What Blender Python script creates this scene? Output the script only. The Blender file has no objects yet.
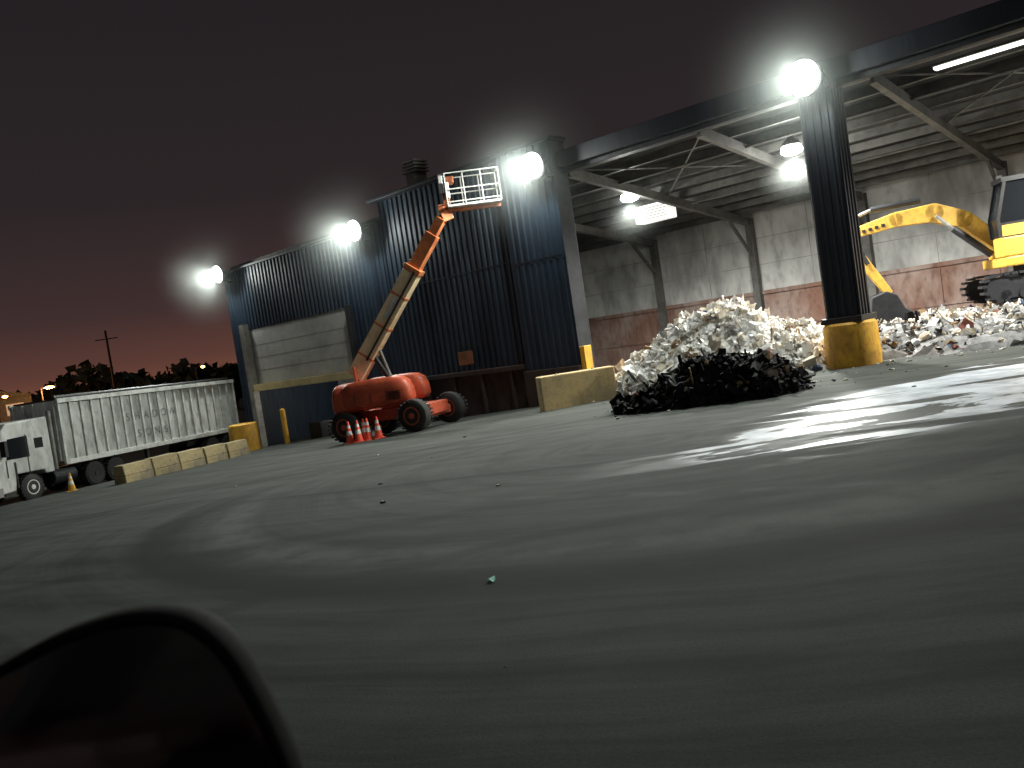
import bpy, bmesh, math, random
from mathutils import Vector, Matrix, Quaternion, noise
random.seed(7)
scene = bpy.context.scene
R = math.radians

# ---------------------------------------------------------------- node helpers
def new_mat(name):
    m = bpy.data.materials.new(name); m.use_nodes = True
    nt = m.node_tree
    return m, nt, nt.nodes['Principled BSDF']
def nd(nt, t, **kw):
    n = nt.nodes.new(t)
    for k, v in kw.items(): setattr(n, k, v)
    return n
def lk(nt, a, b): nt.links.new(a, b)
def setin(nt, sock, v):
    if isinstance(v, (int, float, tuple, list)): sock.default_value = v
    else: nt.links.new(v, sock)
def mth(nt, op, a, b=0.0, c=None, clamp=False):
    n = nd(nt, 'ShaderNodeMath', operation=op, use_clamp=clamp)
    setin(nt, n.inputs[0], a); setin(nt, n.inputs[1], b)
    if c is not None: setin(nt, n.inputs[2], c)
    return n.outputs[0]
def ss(nt, v, lo, hi, a=0.0, b=1.0):
    n = nd(nt, 'ShaderNodeMapRange', interpolation_type='SMOOTHSTEP')
    setin(nt, n.inputs[0], v)
    n.inputs[1].default_value = lo; n.inputs[2].default_value = hi
    n.inputs[3].default_value = a; n.inputs[4].default_value = b
    return n.outputs[0]
def noi(nt, vec, scale, detail=4, rough=0.55, dist=0.0):
    n = nd(nt, 'ShaderNodeTexNoise')
    n.inputs['Scale'].default_value = scale; n.inputs['Detail'].default_value = detail
    n.inputs['Roughness'].default_value = rough; n.inputs['Distortion'].default_value = dist
    if vec is not None: lk(nt, vec, n.inputs['Vector'])
    return n.outputs[0]
def mapv(nt, vec, scale=(1, 1, 1), rot=(0, 0, 0), loc=(0, 0, 0)):
    n = nd(nt, 'ShaderNodeMapping'); lk(nt, vec, n.inputs[0])
    n.inputs['Scale'].default_value = scale; n.inputs['Rotation'].default_value = rot
    n.inputs['Location'].default_value = loc
    return n.outputs[0]
def mixc(nt, f, a, b, mode='MIX'):
    n = nd(nt, 'ShaderNodeMix', data_type='RGBA', blend_type=mode)
    setin(nt, n.inputs[0], f)
    for s, v in ((n.inputs[6], a), (n.inputs[7], b)):
        if isinstance(v, (tuple, list)): s.default_value = (v[0], v[1], v[2], 1)
        else: nt.links.new(v, s)
    return n.outputs[2]
def bump(nt, h, strength, dist=0.02):
    n = nd(nt, 'ShaderNodeBump'); n.inputs['Strength'].default_value = strength
    n.inputs['Distance'].default_value = dist; lk(nt, h, n.inputs['Height'])
    return n.outputs[0]

def mk(name, col, col2=None, rough=0.6, metal=0.0, scale=3.0, grime=0.35, stretch=(1, 1, 1), bmp=0.15, coat=0, spec=0.5):
    m, nt, b = new_mat(name)
    tc = nd(nt, 'ShaderNodeTexCoord').outputs['Object']
    v = mapv(nt, tc, stretch)
    n1 = noi(nt, v, scale, 4, 0.65)
    n2 = noi(nt, v, scale * 7, 3, 0.6)
    c2 = col2 or tuple(c * 0.55 for c in col)
    f = ss(nt, n1, 0.38, 0.68)
    c = mixc(nt, f, col, c2)
    g = mth(nt, 'MULTIPLY', ss(nt, n2, 0.45, 0.75), grime)
    c = mixc(nt, g, c, tuple(x * 0.3 for x in col))
    lk(nt, c, b.inputs['Base Color'])
    lk(nt, mth(nt, 'ADD', mth(nt, 'MULTIPLY', n2, 0.3), rough - 0.15, clamp=True), b.inputs['Roughness'])
    b.inputs['Metallic'].default_value = metal
    b.inputs['Specular IOR Level'].default_value = spec
    if coat: b.inputs['Coat Weight'].default_value = coat
    if bmp: lk(nt, bump(nt, n2, bmp, 0.03), b.inputs['Normal'])
    return m
def emis(name, col, s):
    m, nt, b = new_mat(name)
    b.inputs['Base Color'].default_value = (0.8, 0.8, 0.8, 1)
    b.inputs['Emission Color'].default_value = (*col, 1)
    b.inputs['Emission Strength'].default_value = s
    try: m.cycles.emission_sampling = 'NONE'
    except Exception: pass
    return m

M = {}
M['blue'] = mk('blue_corrugated_steel', (0.024, 0.041, 0.067), (0.011, 0.019, 0.033), 0.5, 0.1, 0.9, 0.6, (1.5, 1.5, 0.10), 0.05, spec=.3)
M['colblue'] = mk('dark_column_cladding', (0.014, 0.018, 0.026), (0.009, 0.011, 0.016), 0.5, 0.2, 1.2, 0.5, (1.5, 1.5, 0.12), 0.05)
M['rust'] = mk('rusty_steel_plate', (0.20, 0.105, 0.075), (0.32, 0.25, 0.22), 0.8, 0.1, 0.6, 0.5, (1, 1, 0.5), 0.2)
M['brownbase'] = mk('stained_push_wall', (0.060, 0.034, 0.028), (0.02, 0.016, 0.016), 0.8, 0.0, 0.5, 0.6, (1, 1, 0.6), 0.2)
M['conc'] = mk('grey_concrete', (0.52, 0.52, 0.50), (0.22, 0.22, 0.215), 0.85, 0, 0.35, 0.5, (1, 1, 0.45), 0.15)
M['concp'] = mk('concrete_panel', (0.42, 0.42, 0.41), (0.30, 0.30, 0.30), 0.85, 0, 0.5, 0.2, (1, 1, 1), 0.1)
M['siding'] = mk('pale_siding', (0.6, 0.6, 0.55), (0.42, 0.42, 0.38), 0.6, 0, 1.0, 0.2, (1, 1, .2), 0.05)
M['deck'] = mk('roof_deck', (0.032, 0.032, 0.031), (0.02, 0.02, 0.02), 0.7, 0.1, 0.6, 0.4, (1, 1, 1), 0.05)
M['steel'] = mk('galvanised_steel', (0.28, 0.27, 0.25), (0.16, 0.155, 0.14), 0.5, 0.3, 1.0, 0.4)
M['purlin'] = mk('purlin_steel', (0.13, 0.127, 0.118), (0.07, 0.068, 0.063), 0.6, 0.2, 0.8, 0.4)
M['dsteel'] = mk('dark_steel', (0.030, 0.032, 0.036), (0.016, 0.017, 0.02), 0.55, 0.3, 1.5, 0.4)
M['yellow'] = mk('yellow_paint', (0.75, 0.40, 0.03), (0.45, 0.23, 0.03), 0.6, 0, 1.5, 0.6, (1, 1, .5), 0.1)
M['ledge'] = mk('pale_yellow_ledge', (0.60, 0.50, 0.26), (0.44, 0.36, 0.19), 0.7, 0, 1.0, 0.3)
M['tan'] = mk('tan_concrete', (0.46, 0.34, 0.16), (0.32, 0.25, 0.14), 0.85, 0, 1.4, 0.4)
M['blockc'] = mk('barrier_concrete', (0.36, 0.28, 0.14), (0.20, 0.17, 0.12), 0.85, 0, 1.2, 0.5)
M['red'] = mk('red_orange_paint', (0.50, 0.085, 0.035), (0.28, 0.05, 0.025), 0.5, 0, 1.0, 0.5, bmp=0.04)
M['orange'] = mk('orange_paint', (0.66, 0.22, 0.08), (0.42, 0.12, 0.05), 0.5, 0, 1.5, 0.45, bmp=0.04)
M['cream'] = mk('cream_paint', (0.82, 0.66, 0.42), (0.66, 0.47, 0.27), 0.5, 0, 1.2, 0.25, bmp=0.04)
M['rubber'] = mk('tyre_rubber', (0.018, 0.018, 0.018), (0.03, 0.028, 0.026), 0.85, 0, 4, 0.3)
M['white'] = mk('dirty_white_paint', (0.62, 0.62, 0.60), (0.40, 0.40, 0.38), 0.5, 0, 0.9, 0.45, (1, 1, .4), 0.05)
M['trail'] = mk('trailer_aluminium', (0.58, 0.60, 0.58), (0.26, 0.27, 0.25), 0.6, 0.0, 0.8, 0.7, (1, 1, .35), 0.08)
M['rib'] = mk('trailer_rib', (0.62, 0.63, 0.60), (0.38, 0.38, 0.36), 0.6, 0.0, 2, 0.4)
M['black'] = mk('black_plastic', (0.012, 0.012, 0.013), (0.02, 0.02, 0.02), 0.45, 0, 5, 0.2)
M['mirrorhousing'] = mk('mirror_housing_plastic', (0.004, 0.004, 0.005), (0.006, 0.006, 0.007), 0.8, 0, 30, 0.2, bmp=0.02, spec=.08)
M['letter'] = mk('faded_letters', (0.13, 0.13, 0.14), (0.36, 0.37, 0.36), 0.7, 0, 3, 0.3)
M['cat'] = mk('machine_yellow', (0.72, 0.42, 0.06), (0.50, 0.29, 0.06), 0.5, 0, 1.2, 0.45, bmp=0.04)
M['conew'] = mk('reflective_white', (0.75, 0.75, 0.72), None, 0.5, 0, 3, 0.2)
M['coneo'] = mk('cone_orange', (0.80, 0.10, 0.05), (0.6, 0.07, 0.04), 0.5, 0, 3, 0.2)
M['bark'] = mk('pole_wood', (0.05, 0.035, 0.03), None, 0.9)
M['leaf'] = mk('night_foliage', (0.02, 0.03, 0.014), (0.012, 0.016, 0.01), 0.9, 0, 0.3)
M['fardark'] = mk('weathered_metal_cladding', (0.14, 0.15, 0.14), (0.09, 0.10, 0.09), 0.8)
M['brownsign'] = mk('faded_brown_sign', (0.30, 0.12, 0.06), None, 0.7)
M['carpaint'] = mk('dark_car_paint', (0.030, 0.008, 0.008), (0.022, 0.007, 0.007), 0.55, 0.1, 1, 0.2, bmp=0, coat=.1)
def glass(name, col, rough=0.08):
    m, nt, b = new_mat(name)
    b.inputs['Base Color'].default_value = (*col, 1); b.inputs['Roughness'].default_value = rough
    b.inputs['Specular IOR Level'].default_value = 0.8
    return m
M['glass'] = glass('dark_window_glass', (0.01, 0.012, 0.014))
m, nt, b = new_mat('mirror_glass')
b.inputs['Base Color'].default_value = (0.55, 0.50, 0.52, 1); b.inputs['Metallic'].default_value = 1.0
tc = nd(nt, 'ShaderNodeTexCoord').outputs['Object']
lk(nt, ss(nt, noi(nt, tc, 9, 4, .7), .3, .8, .05, .16), b.inputs['Roughness'])
M['mirror'] = m
M['lamp'] = emis('floodlight_led', (0.93, 1.0, 0.97), 18)
M['tube'] = emis('tube_light', (1.0, 1.0, 0.9), 2.0)
M['heaterglow'] = emis('heater_glow_white', (1, 1, .93), 0.8)  # heater casing emits its own glow to look lit
M['farlamp'] = emis('sodium_lamp', (1.0, 0.38, 0.10), 20)
M['fargreen'] = emis('far_green_light', (0.5, 0.8, 0.6), 0.10)
def halo_mat(name, dens, rad):
    """lamp glare imitated by an added scattering volume, densest at the lamp and fading to nothing"""
    m = bpy.data.materials.new(name); m.use_nodes = True; nt = m.node_tree
    for n_ in list(nt.nodes): nt.nodes.remove(n_)
    o_ = nd(nt, 'ShaderNodeOutputMaterial'); s_ = nd(nt, 'ShaderNodeVolumeScatter')
    tc = nd(nt, 'ShaderNodeTexCoord').outputs['Object']
    v = mapv(nt, tc, (1 / rad, 1 / rad, 1 / rad))
    gr = nd(nt, 'ShaderNodeTexGradient', gradient_type='SPHERICAL'); lk(nt, v, gr.inputs[0])
    d = mth(nt, 'MULTIPLY', mth(nt, 'POWER', gr.outputs[1], 2.2), dens)
    lk(nt, d, s_.inputs['Density'])
    s_.inputs['Color'].default_value = (.92, 1, .97, 1)
    lk(nt, s_.outputs[0], o_.inputs['Volume'])
    return m
M['halo'] = halo_mat('flood_halo', .042, 3.3)
M['halo2'] = halo_mat('bay_halo', .04, 1.8)

# ---------------------------------------------------------------- mesh helpers
def root(name, loc=(0, 0, 0), rz=0.0):
    e = bpy.data.objects.new(name, None); scene.collection.objects.link(e)
    e.location = loc; e.rotation_euler = (0, 0, rz); e.empty_display_size = .3
    return e
def obj(name, verts, faces, mats, parent=None, smooth=False, midx=None, bevel=0):
    me = bpy.data.meshes.new(name); me.from_pydata(verts, [], faces)
    if not isinstance(mats, (list, tuple)): mats = [mats]
    for m in mats: me.materials.append(m)
    if midx: me.polygons.foreach_set('material_index', midx)
    me.update()
    if smooth: me.polygons.foreach_set('use_smooth', [True] * len(me.polygons))
    o = bpy.data.objects.new(name, me); scene.collection.objects.link(o)
    if parent: o.parent = parent
    if bevel:
        md = o.modifiers.new('bevel', 'BEVEL'); md.width = bevel; md.segments = 2; md.limit_method = 'ANGLE'
    return o
BF = [(0, 3, 2, 1), (4, 5, 6, 7), (0, 1, 5, 4), (1, 2, 6, 5), (2, 3, 7, 6), (3, 0, 4, 7)]
def bverts(c, s, rot=None):
    v = []
    for z in (-.5, .5):
        for x, y in ((-.5, -.5), (.5, -.5), (.5, .5), (-.5, .5)):
            p = Vector((x * s[0], y * s[1], z * s[2]))
            if rot is not None: p = rot @ p
            v.append(tuple(p + Vector(c)))
    return v
def box(name, lo, hi, mat, parent=None, bevel=0.015):
    c = [(a + b) / 2 for a, b in zip(lo, hi)]; s = [abs(b - a) for a, b in zip(lo, hi)]
    return obj(name, bverts(c, s), BF, mat, parent, bevel=min(bevel, min(s) * .3))
class Acc:
    def __init__(s): s.v = []; s.f = []; s.m = []
    def add(s, v, f, mi=0):
        o = len(s.v); s.v += [tuple(p) for p in v]; s.f += [tuple(i + o for i in q) for q in f]; s.m += [mi] * len(f)
    def box(s, lo, hi, mi=0):
        c = [(a + b) / 2 for a, b in zip(lo, hi)]; d = [abs(b - a) for a, b in zip(lo, hi)]
        s.add(bverts(c, d), BF, mi)
    def beam(s, p1, p2, w, h, mi=0, up=(0, 0, 1), w2=None, h2=None):
        p1 = Vector(p1); p2 = Vector(p2); d = (p2 - p1).normalized(); up = Vector(up)
        if abs(d.dot(up)) > .98: up = Vector((1, 0, 0))
        a = d.cross(up).normalized(); b2 = a.cross(d)
        w2 = w if w2 is None else w2; h2 = h if h2 is None else h2
        v = []
        for p, ww, hh in ((p1, w, h), (p2, w2, h2)):
            for x, y in ((-.5, -.5), (.5, -.5), (.5, .5), (-.5, .5)):
                v.append(tuple(p + a * x * ww + b2 * y * hh))
        s.add(v, BF, mi)
    def cyl(s, p1, p2, r, mi=0, n=16, r2=None):
        p1 = Vector(p1); p2 = Vector(p2); d = (p2 - p1).normalized(); up = Vector((0, 0, 1))
        if abs(d.dot(up)) > .98: up = Vector((1, 0, 0))
        a = d.cross(up).normalized(); b2 = a.cross(d); r2 = r if r2 is None else r2
        v = []
        for p, rr in ((p1, r), (p2, r2)):
            for i in range(n):
                t = 2 * math.pi * i / n
                v.append(tuple(p + (a * math.cos(t) + b2 * math.sin(t)) * rr))
        f = [(i, (i + 1) % n, n + (i + 1) % n, n + i) for i in range(n)]
        f.append(tuple(range(n - 1, -1, -1))); f.append(tuple(range(n, 2 * n)))
        s.add(v, f, mi)
    def lathe(s, c, axis, prof, mi=0, n=24):
        c = Vector(c); d = Vector(axis).normalized(); up = Vector((0, 0, 1))
        if abs(d.dot(up)) > .98: up = Vector((1, 0, 0))
        a = d.cross(up).normalized(); b2 = a.cross(d); v = []
        for h, r in prof:
            for i in range(n):
                t = 2 * math.pi * i / n
                v.append(tuple(c + d * h + (a * math.cos(t) + b2 * math.sin(t)) * r))
        f = []
        for k in range(len(prof) - 1):
            for i in range(n):
                f.append((k * n + i, k * n + (i + 1) % n, (k + 1) * n + (i + 1) % n, (k + 1) * n + i))
        f.append(tuple(range(n - 1, -1, -1))); f.append(tuple(range((len(prof) - 1) * n, len(prof) * n)))
        s.add(v, f, mi)
    def out(s, name, mats, parent=None, bevel=0, smooth=False):
        o = obj(name, s.v, s.f, mats, parent, midx=s.m, bevel=bevel)
        bm = bmesh.new(); bm.from_mesh(o.data); bmesh.ops.recalc_face_normals(bm, faces=bm.faces); bm.to_mesh(o.data); bm.free()
        if smooth:
            o.data.polygons.foreach_set('use_smooth', [True] * len(o.data.polygons))
            try: o.data.set_sharp_from_angle(angle=R(35))
            except Exception: pass
        return o
def wheel(name, c, r, w, parent, hub, axis=(0, 1, 0)):
    a = Acc()
    a.lathe(c, axis, [(-w / 2, r * .55), (-w / 2, r * .82), (-w * .38, r * .97), (-w * .2, r), (w * .2, r), (w * .38, r * .97), (w / 2, r * .82), (w / 2, r * .55)], 0, 28)
    for sg in (1, -1):
        a.lathe(c, tuple(sg * k for k in axis), [(w * .2, r * .56), (w / 2 + .004, r * .56), (w / 2 + .004, r * .48), (w * .36, r * .44), (w * .36, r * .22), (w * .55, r * .18), (w * .55, .02)], 1, 20)
    C = Vector(c); ax = Vector(axis)
    for i in range(22):
        t = 2 * math.pi * i / 22
        e1 = Vector((1, 0, 0)) if abs(ax.x) < .5 else Vector((0, 1, 0)); e2 = ax.cross(e1)
        rd = e1 * math.cos(t) + e2 * math.sin(t); p = C + rd * (r * 1.0)
        for sg in (1, -1):
            a.beam(p + ax * sg * w * .06, p + ax * sg * w * .42, .07, .035, 0, up=rd)
    return a.out(name, [M['rubber'], hub], parent, smooth=True)

# ---------------------------------------------------------------- ground
def gz(x, y):
    u = -.707 * x + .707 * y - 13
    u = 3.0 * math.log(1 + math.exp(min(u / 3.0, 30)))
    if u > 26: u = 26 + 8 * (1 - math.exp(-(u - 26) / 8))
    return -0.055 * u + 0.02
def axis_pts(a, b, step, far):
    p = []; x = a
    while x <= b: p.append(x); x += step
    l = []; d = step
    x = a
    while x > -far: d *= 1.35; x -= d; l.append(x)
    r = []; d = step; x = b
    while x < far: d *= 1.35; x += d; r.append(x)
    return l[::-1] + p + r
xs = axis_pts(-30, 30, 1.0, 1500); ys = axis_pts(-10, 60, 1.0, 1500)
gv = [(x, y, gz(x, y)) for y in ys for x in xs]; nx = len(xs)
gf = [(j * nx + i, j * nx + i + 1, (j + 1) * nx + i + 1, (j + 1) * nx + i) for j in range(len(ys) - 1) for i in range(nx - 1)]
m, nt, b = new_mat('yard_asphalt')
P = nd(nt, 'ShaderNodeNewGeometry').outputs['Position']
sp = nd(nt, 'ShaderNodeSeparateXYZ'); lk(nt, P, sp.inputs[0]); X, Y = sp.outputs[0], sp.outputs[1]
flat = nd(nt, 'ShaderNodeCombineXYZ'); lk(nt, X, flat.inputs[0]); lk(nt, Y, flat.inputs[1]); F = flat.outputs[0]
big = noi(nt, F, 0.16, 3, .6); med = noi(nt, F, 1.6, 4, .6); fine = noi(nt, F, 45, 2, .7); grit = noi(nt, F, 160, 1, .6)
wob = noi(nt, F, .5, 1, .5)
def ring(cx, cy, r0, w, wo=0.5):
    dx = mth(nt, 'SUBTRACT', X, cx); dy = mth(nt, 'SUBTRACT', Y, cy)
    r = mth(nt, 'SQRT', mth(nt, 'ADD', mth(nt, 'MULTIPLY', dx, dx), mth(nt, 'MULTIPLY', dy, dy)))
    r = mth(nt, 'ADD', r, mth(nt, 'MULTIPLY', mth(nt, 'SUBTRACT', wob, .5), wo))
    d = mth(nt, 'ABSOLUTE', mth(nt, 'SUBTRACT', r, r0))
    return ss(nt, d, w * .2, w, 1, 0), r, dx, dy
g1, r1, dx1, dy1 = ring(2.0, 14.5, 7.75, .60)
gate = ss(nt, mth(nt, 'ADD', mth(nt, 'MULTIPLY', dx1, .6), dy1), -6.0, -1.0, 1, 0)
g1 = mth(nt, 'MULTIPLY', mth(nt, 'MULTIPLY', g1, gate), ss(nt, med, .25, .6, .7, 1))
lt = mth(nt, 'MULTIPLY', ss(nt, mth(nt, 'ABSOLUTE', mth(nt, 'SUBTRACT', r1, 6.75)), .1, .5, 1, 0), gate)
lt = mth(nt, 'MULTIPLY', lt, ss(nt, med, .35, .6, .3, 1))
g2, r2, dx2, dy2 = ring(1.0, 17.0, 8.9, .30, .7)
g2 = mth(nt, 'MULTIPLY', g2, ss(nt, dy2, -1, -6, 0, .6))
g3, r3, _, dy3 = ring(-2.0, -14.0, 24.5, .35, .8)
g4, r4, _, dy4 = ring(7.0, -22.0, 31.3, .28, .8)
g5, r5, _, dy5 = ring(4.0, -30.0, 50.2, .25, .8)
g6, r6, _, dy6 = ring(13.0, 51.0, 40.0, .16, .3)
g6 = mth(nt, 'MULTIPLY', g6, ss(nt, mth(nt, 'ABSOLUTE', mth(nt, 'ADD', X, 1.5)), 2.2, 4.5, 1, 0))
l2, r7, _, dy7 = ring(17.3, 33.7, 30.0, .32, .5)
l2 = mth(nt, 'MULTIPLY', mth(nt, 'MULTIPLY', l2, ss(nt, X, .8, 2.0)), ss(nt, med, .3, .6, .3, 1))
l3, r8, _, dy8 = ring(17.3, 33.7, 28.6, .18, .5)
l3 = mth(nt, 'MULTIPLY', mth(nt, 'MULTIPLY', l3, ss(nt, X, -1.5, 1.0)), ss(nt, med, .35, .6, 0, 1))
cmb = nd(nt, 'ShaderNodeCombineXYZ'); lk(nt, mth(nt, 'MULTIPLY', r1, 1.9), cmb.inputs[0])
ang = mth(nt, 'ARCTAN2', dy1, dx1); lk(nt, mth(nt, 'MULTIPLY', ang, .35), cmb.inputs[1])
sw = noi(nt, cmb.outputs[0], 1.5, 5, .62)
cm2 = nd(nt, 'ShaderNodeCombineXYZ'); lk(nt, mth(nt, 'MULTIPLY', r6, 1.6), cm2.inputs[0]); lk(nt, mth(nt, 'MULTIPLY', X, .06), cm2.inputs[1])
sw2 = noi(nt, cm2.outputs[0], 1.3, 5, .62)
tone = mth(nt, 'ADD', mth(nt, 'MULTIPLY', sw, .45), mth(nt, 'MULTIPLY', sw2, .55))
tone = mth(nt, 'ADD', mth(nt, 'MULTIPLY', tone, .64), mth(nt, 'ADD', mth(nt, 'MULTIPLY', big, .24), mth(nt, 'MULTIPLY', med, .12)))
f = ss(nt, tone, .38, .62)
c = mixc(nt, f, (0.030, 0.033, 0.030), (0.088, 0.094, 0.086))
ltm = mth(nt, 'MAXIMUM', mth(nt, 'MULTIPLY', lt, .75), mth(nt, 'MAXIMUM', mth(nt, 'MULTIPLY', l2, .8), mth(nt, 'MULTIPLY', l3, .6)))
c = mixc(nt, ltm, c, (0.13, 0.137, 0.127))
dk = mth(nt, 'MAXIMUM', mth(nt, 'MULTIPLY', g1, .85), mth(nt, 'MULTIPLY', g2, .5))
dk = mth(nt, 'MAXIMUM', dk, mth(nt, 'MULTIPLY', g3, .35)); dk = mth(nt, 'MAXIMUM', dk, mth(nt, 'MULTIPLY', g4, .45))
dk = mth(nt, 'MAXIMUM', dk, mth(nt, 'MULTIPLY', g5, .5)); dk = mth(nt, 'MAXIMUM', dk, mth(nt, 'MULTIPLY', g6, .8))
c = mixc(nt, dk, c, (0.014, 0.015, 0.015))
c = mixc(nt, mth(nt, 'MULTIPLY', ss(nt, fine, .35, .7), .35), c, (0.02, 0.022, 0.02))
c = mixc(nt, ss(nt, grit, .64, .72, 0, .5), c, (0.17, 0.17, 0.16))
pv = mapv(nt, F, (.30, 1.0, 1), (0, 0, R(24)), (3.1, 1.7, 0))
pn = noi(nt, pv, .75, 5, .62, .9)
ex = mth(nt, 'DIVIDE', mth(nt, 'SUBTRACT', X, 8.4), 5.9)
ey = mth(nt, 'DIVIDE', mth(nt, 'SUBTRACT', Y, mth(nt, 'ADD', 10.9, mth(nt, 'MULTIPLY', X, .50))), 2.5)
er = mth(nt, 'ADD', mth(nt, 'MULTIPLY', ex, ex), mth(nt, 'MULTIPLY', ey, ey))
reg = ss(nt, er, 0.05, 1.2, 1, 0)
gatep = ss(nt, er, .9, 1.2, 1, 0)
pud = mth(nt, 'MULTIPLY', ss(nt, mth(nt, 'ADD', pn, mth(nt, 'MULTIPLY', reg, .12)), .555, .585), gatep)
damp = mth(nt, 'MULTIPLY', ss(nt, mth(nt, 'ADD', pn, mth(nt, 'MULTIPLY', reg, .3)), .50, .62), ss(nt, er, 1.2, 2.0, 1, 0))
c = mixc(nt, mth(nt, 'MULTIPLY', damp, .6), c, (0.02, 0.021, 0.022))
pud_glare = mixc(nt, ss(nt, med, .35, .65), (0.80, 0.84, 0.92), (0.42, 0.46, 0.52))  # wet patch whitened: lamp reflection painted into the base colour
c = mixc(nt, mth(nt, 'MULTIPLY', pud, .95), c, pud_glare)
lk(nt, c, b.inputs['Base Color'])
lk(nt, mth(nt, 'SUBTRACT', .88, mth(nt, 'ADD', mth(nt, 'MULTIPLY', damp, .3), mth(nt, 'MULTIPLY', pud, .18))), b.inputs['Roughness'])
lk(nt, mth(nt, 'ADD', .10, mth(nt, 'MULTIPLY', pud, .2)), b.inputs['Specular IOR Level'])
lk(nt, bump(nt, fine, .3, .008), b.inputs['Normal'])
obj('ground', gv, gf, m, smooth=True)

# ---------------------------------------------------------------- station building
DX, DY = 9.4, 23.4
WX, WY = -.731, .681
ang_w = math.atan2(WY, WX)
def W(s, y, z=0):
    return Vector((DX + s * WX + y * -WY, DY + s * WY + y * WX, z))
st = root('waste_transfer_station', (DX, DY, 0), ang_w)
def corr(name, s0, s1, z0, z1, y, mat, period=.30, depth=.05, parent=st, axis='s'):
    prof = []; s = s0
    while s < s1 - 1e-4:
        for f_, d in ((0, 0), (.38, 0), (.5, depth), (.88, depth)):
            q = s + f_ * period
            if q < s1: prof.append((q, d))
        s += period
    prof.append((s1, 0))
    v = []
    for z in (z0, z1):
        for q, d in prof: v.append((q, y + d, z) if axis == 's' else (y + d, q, z))
    n = len(prof)
    return obj(name, v, [(i, i + 1, n + i + 1, n + i) for i in range(n - 1)], mat, parent)
TOP1, TOP2 = 8.6, 7.75
corr('cladding_tall', 11.6, 19.0, 1.1, TOP1, 0, M['blue'])
corr('cladding_low', 19.0, 21.8, 1.1, TOP2, 0, M['blue'])
corr('cladding_over_door', 21.8, 30.8, 4.62, TOP2, 0, M['blue'])
corr('cladding_end', 30.8, 32.3, -1.75, TOP2, 0, M['blue'])
corr('cladding_projecting', 9.07, 11.6, .85, TOP1, .45, M['blue'])
a = Acc()
for s0, s1, y, z0, z1 in ((11.65, 18.95, .055, 4.9, TOP1), (9.1, 11.58, .505, 4.7, TOP1)):
    a.box((s0, y, z0 - .02), (s1, y + .012, z0 + .03))
a.out('cladding_lap_joint', M['colblue'], st)
box('projecting_core', (9.1, -.35, -.6), (11.57, .44, TOP1 - .01), M['dsteel'], st)
box('inner_core_tall', (11.6, -.30, -1.5), (19.0, -.03, TOP1 - .02), M['dsteel'], st)
box('inner_core_low', (19.0, -.30, -1.6), (21.75, -.03, TOP2 - .02), M['dsteel'], st)
box('inner_core_over', (21.8, -.30, 4.64), (32.25, -.16, TOP2 - .02), M['dsteel'], st)
box('coping_tall', (9.0, -.4, TOP1), (19.05, .56, TOP1 + .12), M['colblue'], st)
box('coping_low', (19.06, -.4, TOP2), (32.4, .16, TOP2 + .12), M['colblue'], st)
box('push_wall_base', (11.6, -.02, -1.7), (21.8, .30, 1.12), M['brownbase'], st)
box('projecting_base', (9.03, .0, -.8), (11.62, .62, .86), M['brownbase'], st)
a = Acc()
for s in [12.4 + i * 1.55 for i in range(7)]: a.box((s, .30, -1.6), (s + .12, .42, 1.1))
a.box((11.7, .30, .95), (21.8, .46, 1.1))
a.out('push_wall_stiffeners', M['brownbase'], st)
box('concrete_panel', (21.8, -.14, 1.78), (30.8, -.02, 4.6), M['concp'], st)
a = Acc()
for z in (2.45, 3.1, 3.75): a.box((21.85, -.02, z), (30.75, -.012, z + .018))
a.out('panel_joints', M['steel'], st)
box('door_lintel', (21.8, -.3, 1.42), (30.8, .34, 1.77), M['ledge'], st)
box('end_post', (30.55, .06, -1.8), (30.95, .40, 4.9), M['steel'], st)
box('jamb_post', (21.7, .06, -1.6), (21.95, .33, 4.7), M['dsteel'], st)
box('door_back_wall', (21.0, -6.2, -2), (32.3, -6.0, 7.5), M['conc'], st)
box('left_end_wall', (32.1, -13.4, -2), (32.28, -.32, 7.0), M['blue'], st)
box('door_side_wall', (20.8, -6.0, -2), (21.0, -.31, 7.5), M['conc'], st)
a = Acc()
for s in (23.2, 24.6, 26.0): a.cyl((s, -1.8, -1.6), (s, -1.8, 1.0), .06)
for z in (-.6, .1, .8): a.cyl((22.6, -1.8, z), (26.4, -1.8, z), .04)
a.out('railing', M['steel'], st)
a = Acc(); a.cyl((28.3, .3, -1.7), (28.3, .3, .35), .13, n=18); a.cyl((28.3, .3, .35), (28.3, .3, .42), .13, r2=.04, n=18)
a.out('door_guard_post', M['yellow'], st, smooth=True)
a = Acc(); a.box((26.6, -1.3, -1.6), (27.6, -.6, -.5), 0); a.box((22.4, -.9, -1.6), (23.3, -.3, -.7), 0)
a.out('tool_cabinets', M['dsteel'], st, bevel=.03)
box('brown_notice', (14.2, .47, 1.38), (15.0, .51, 1.9), M['brownsign'], st)
box('corner_guard', (8.82, .1, -.4), (9.02, .5, 1.5), M['yellow'], st)
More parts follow.
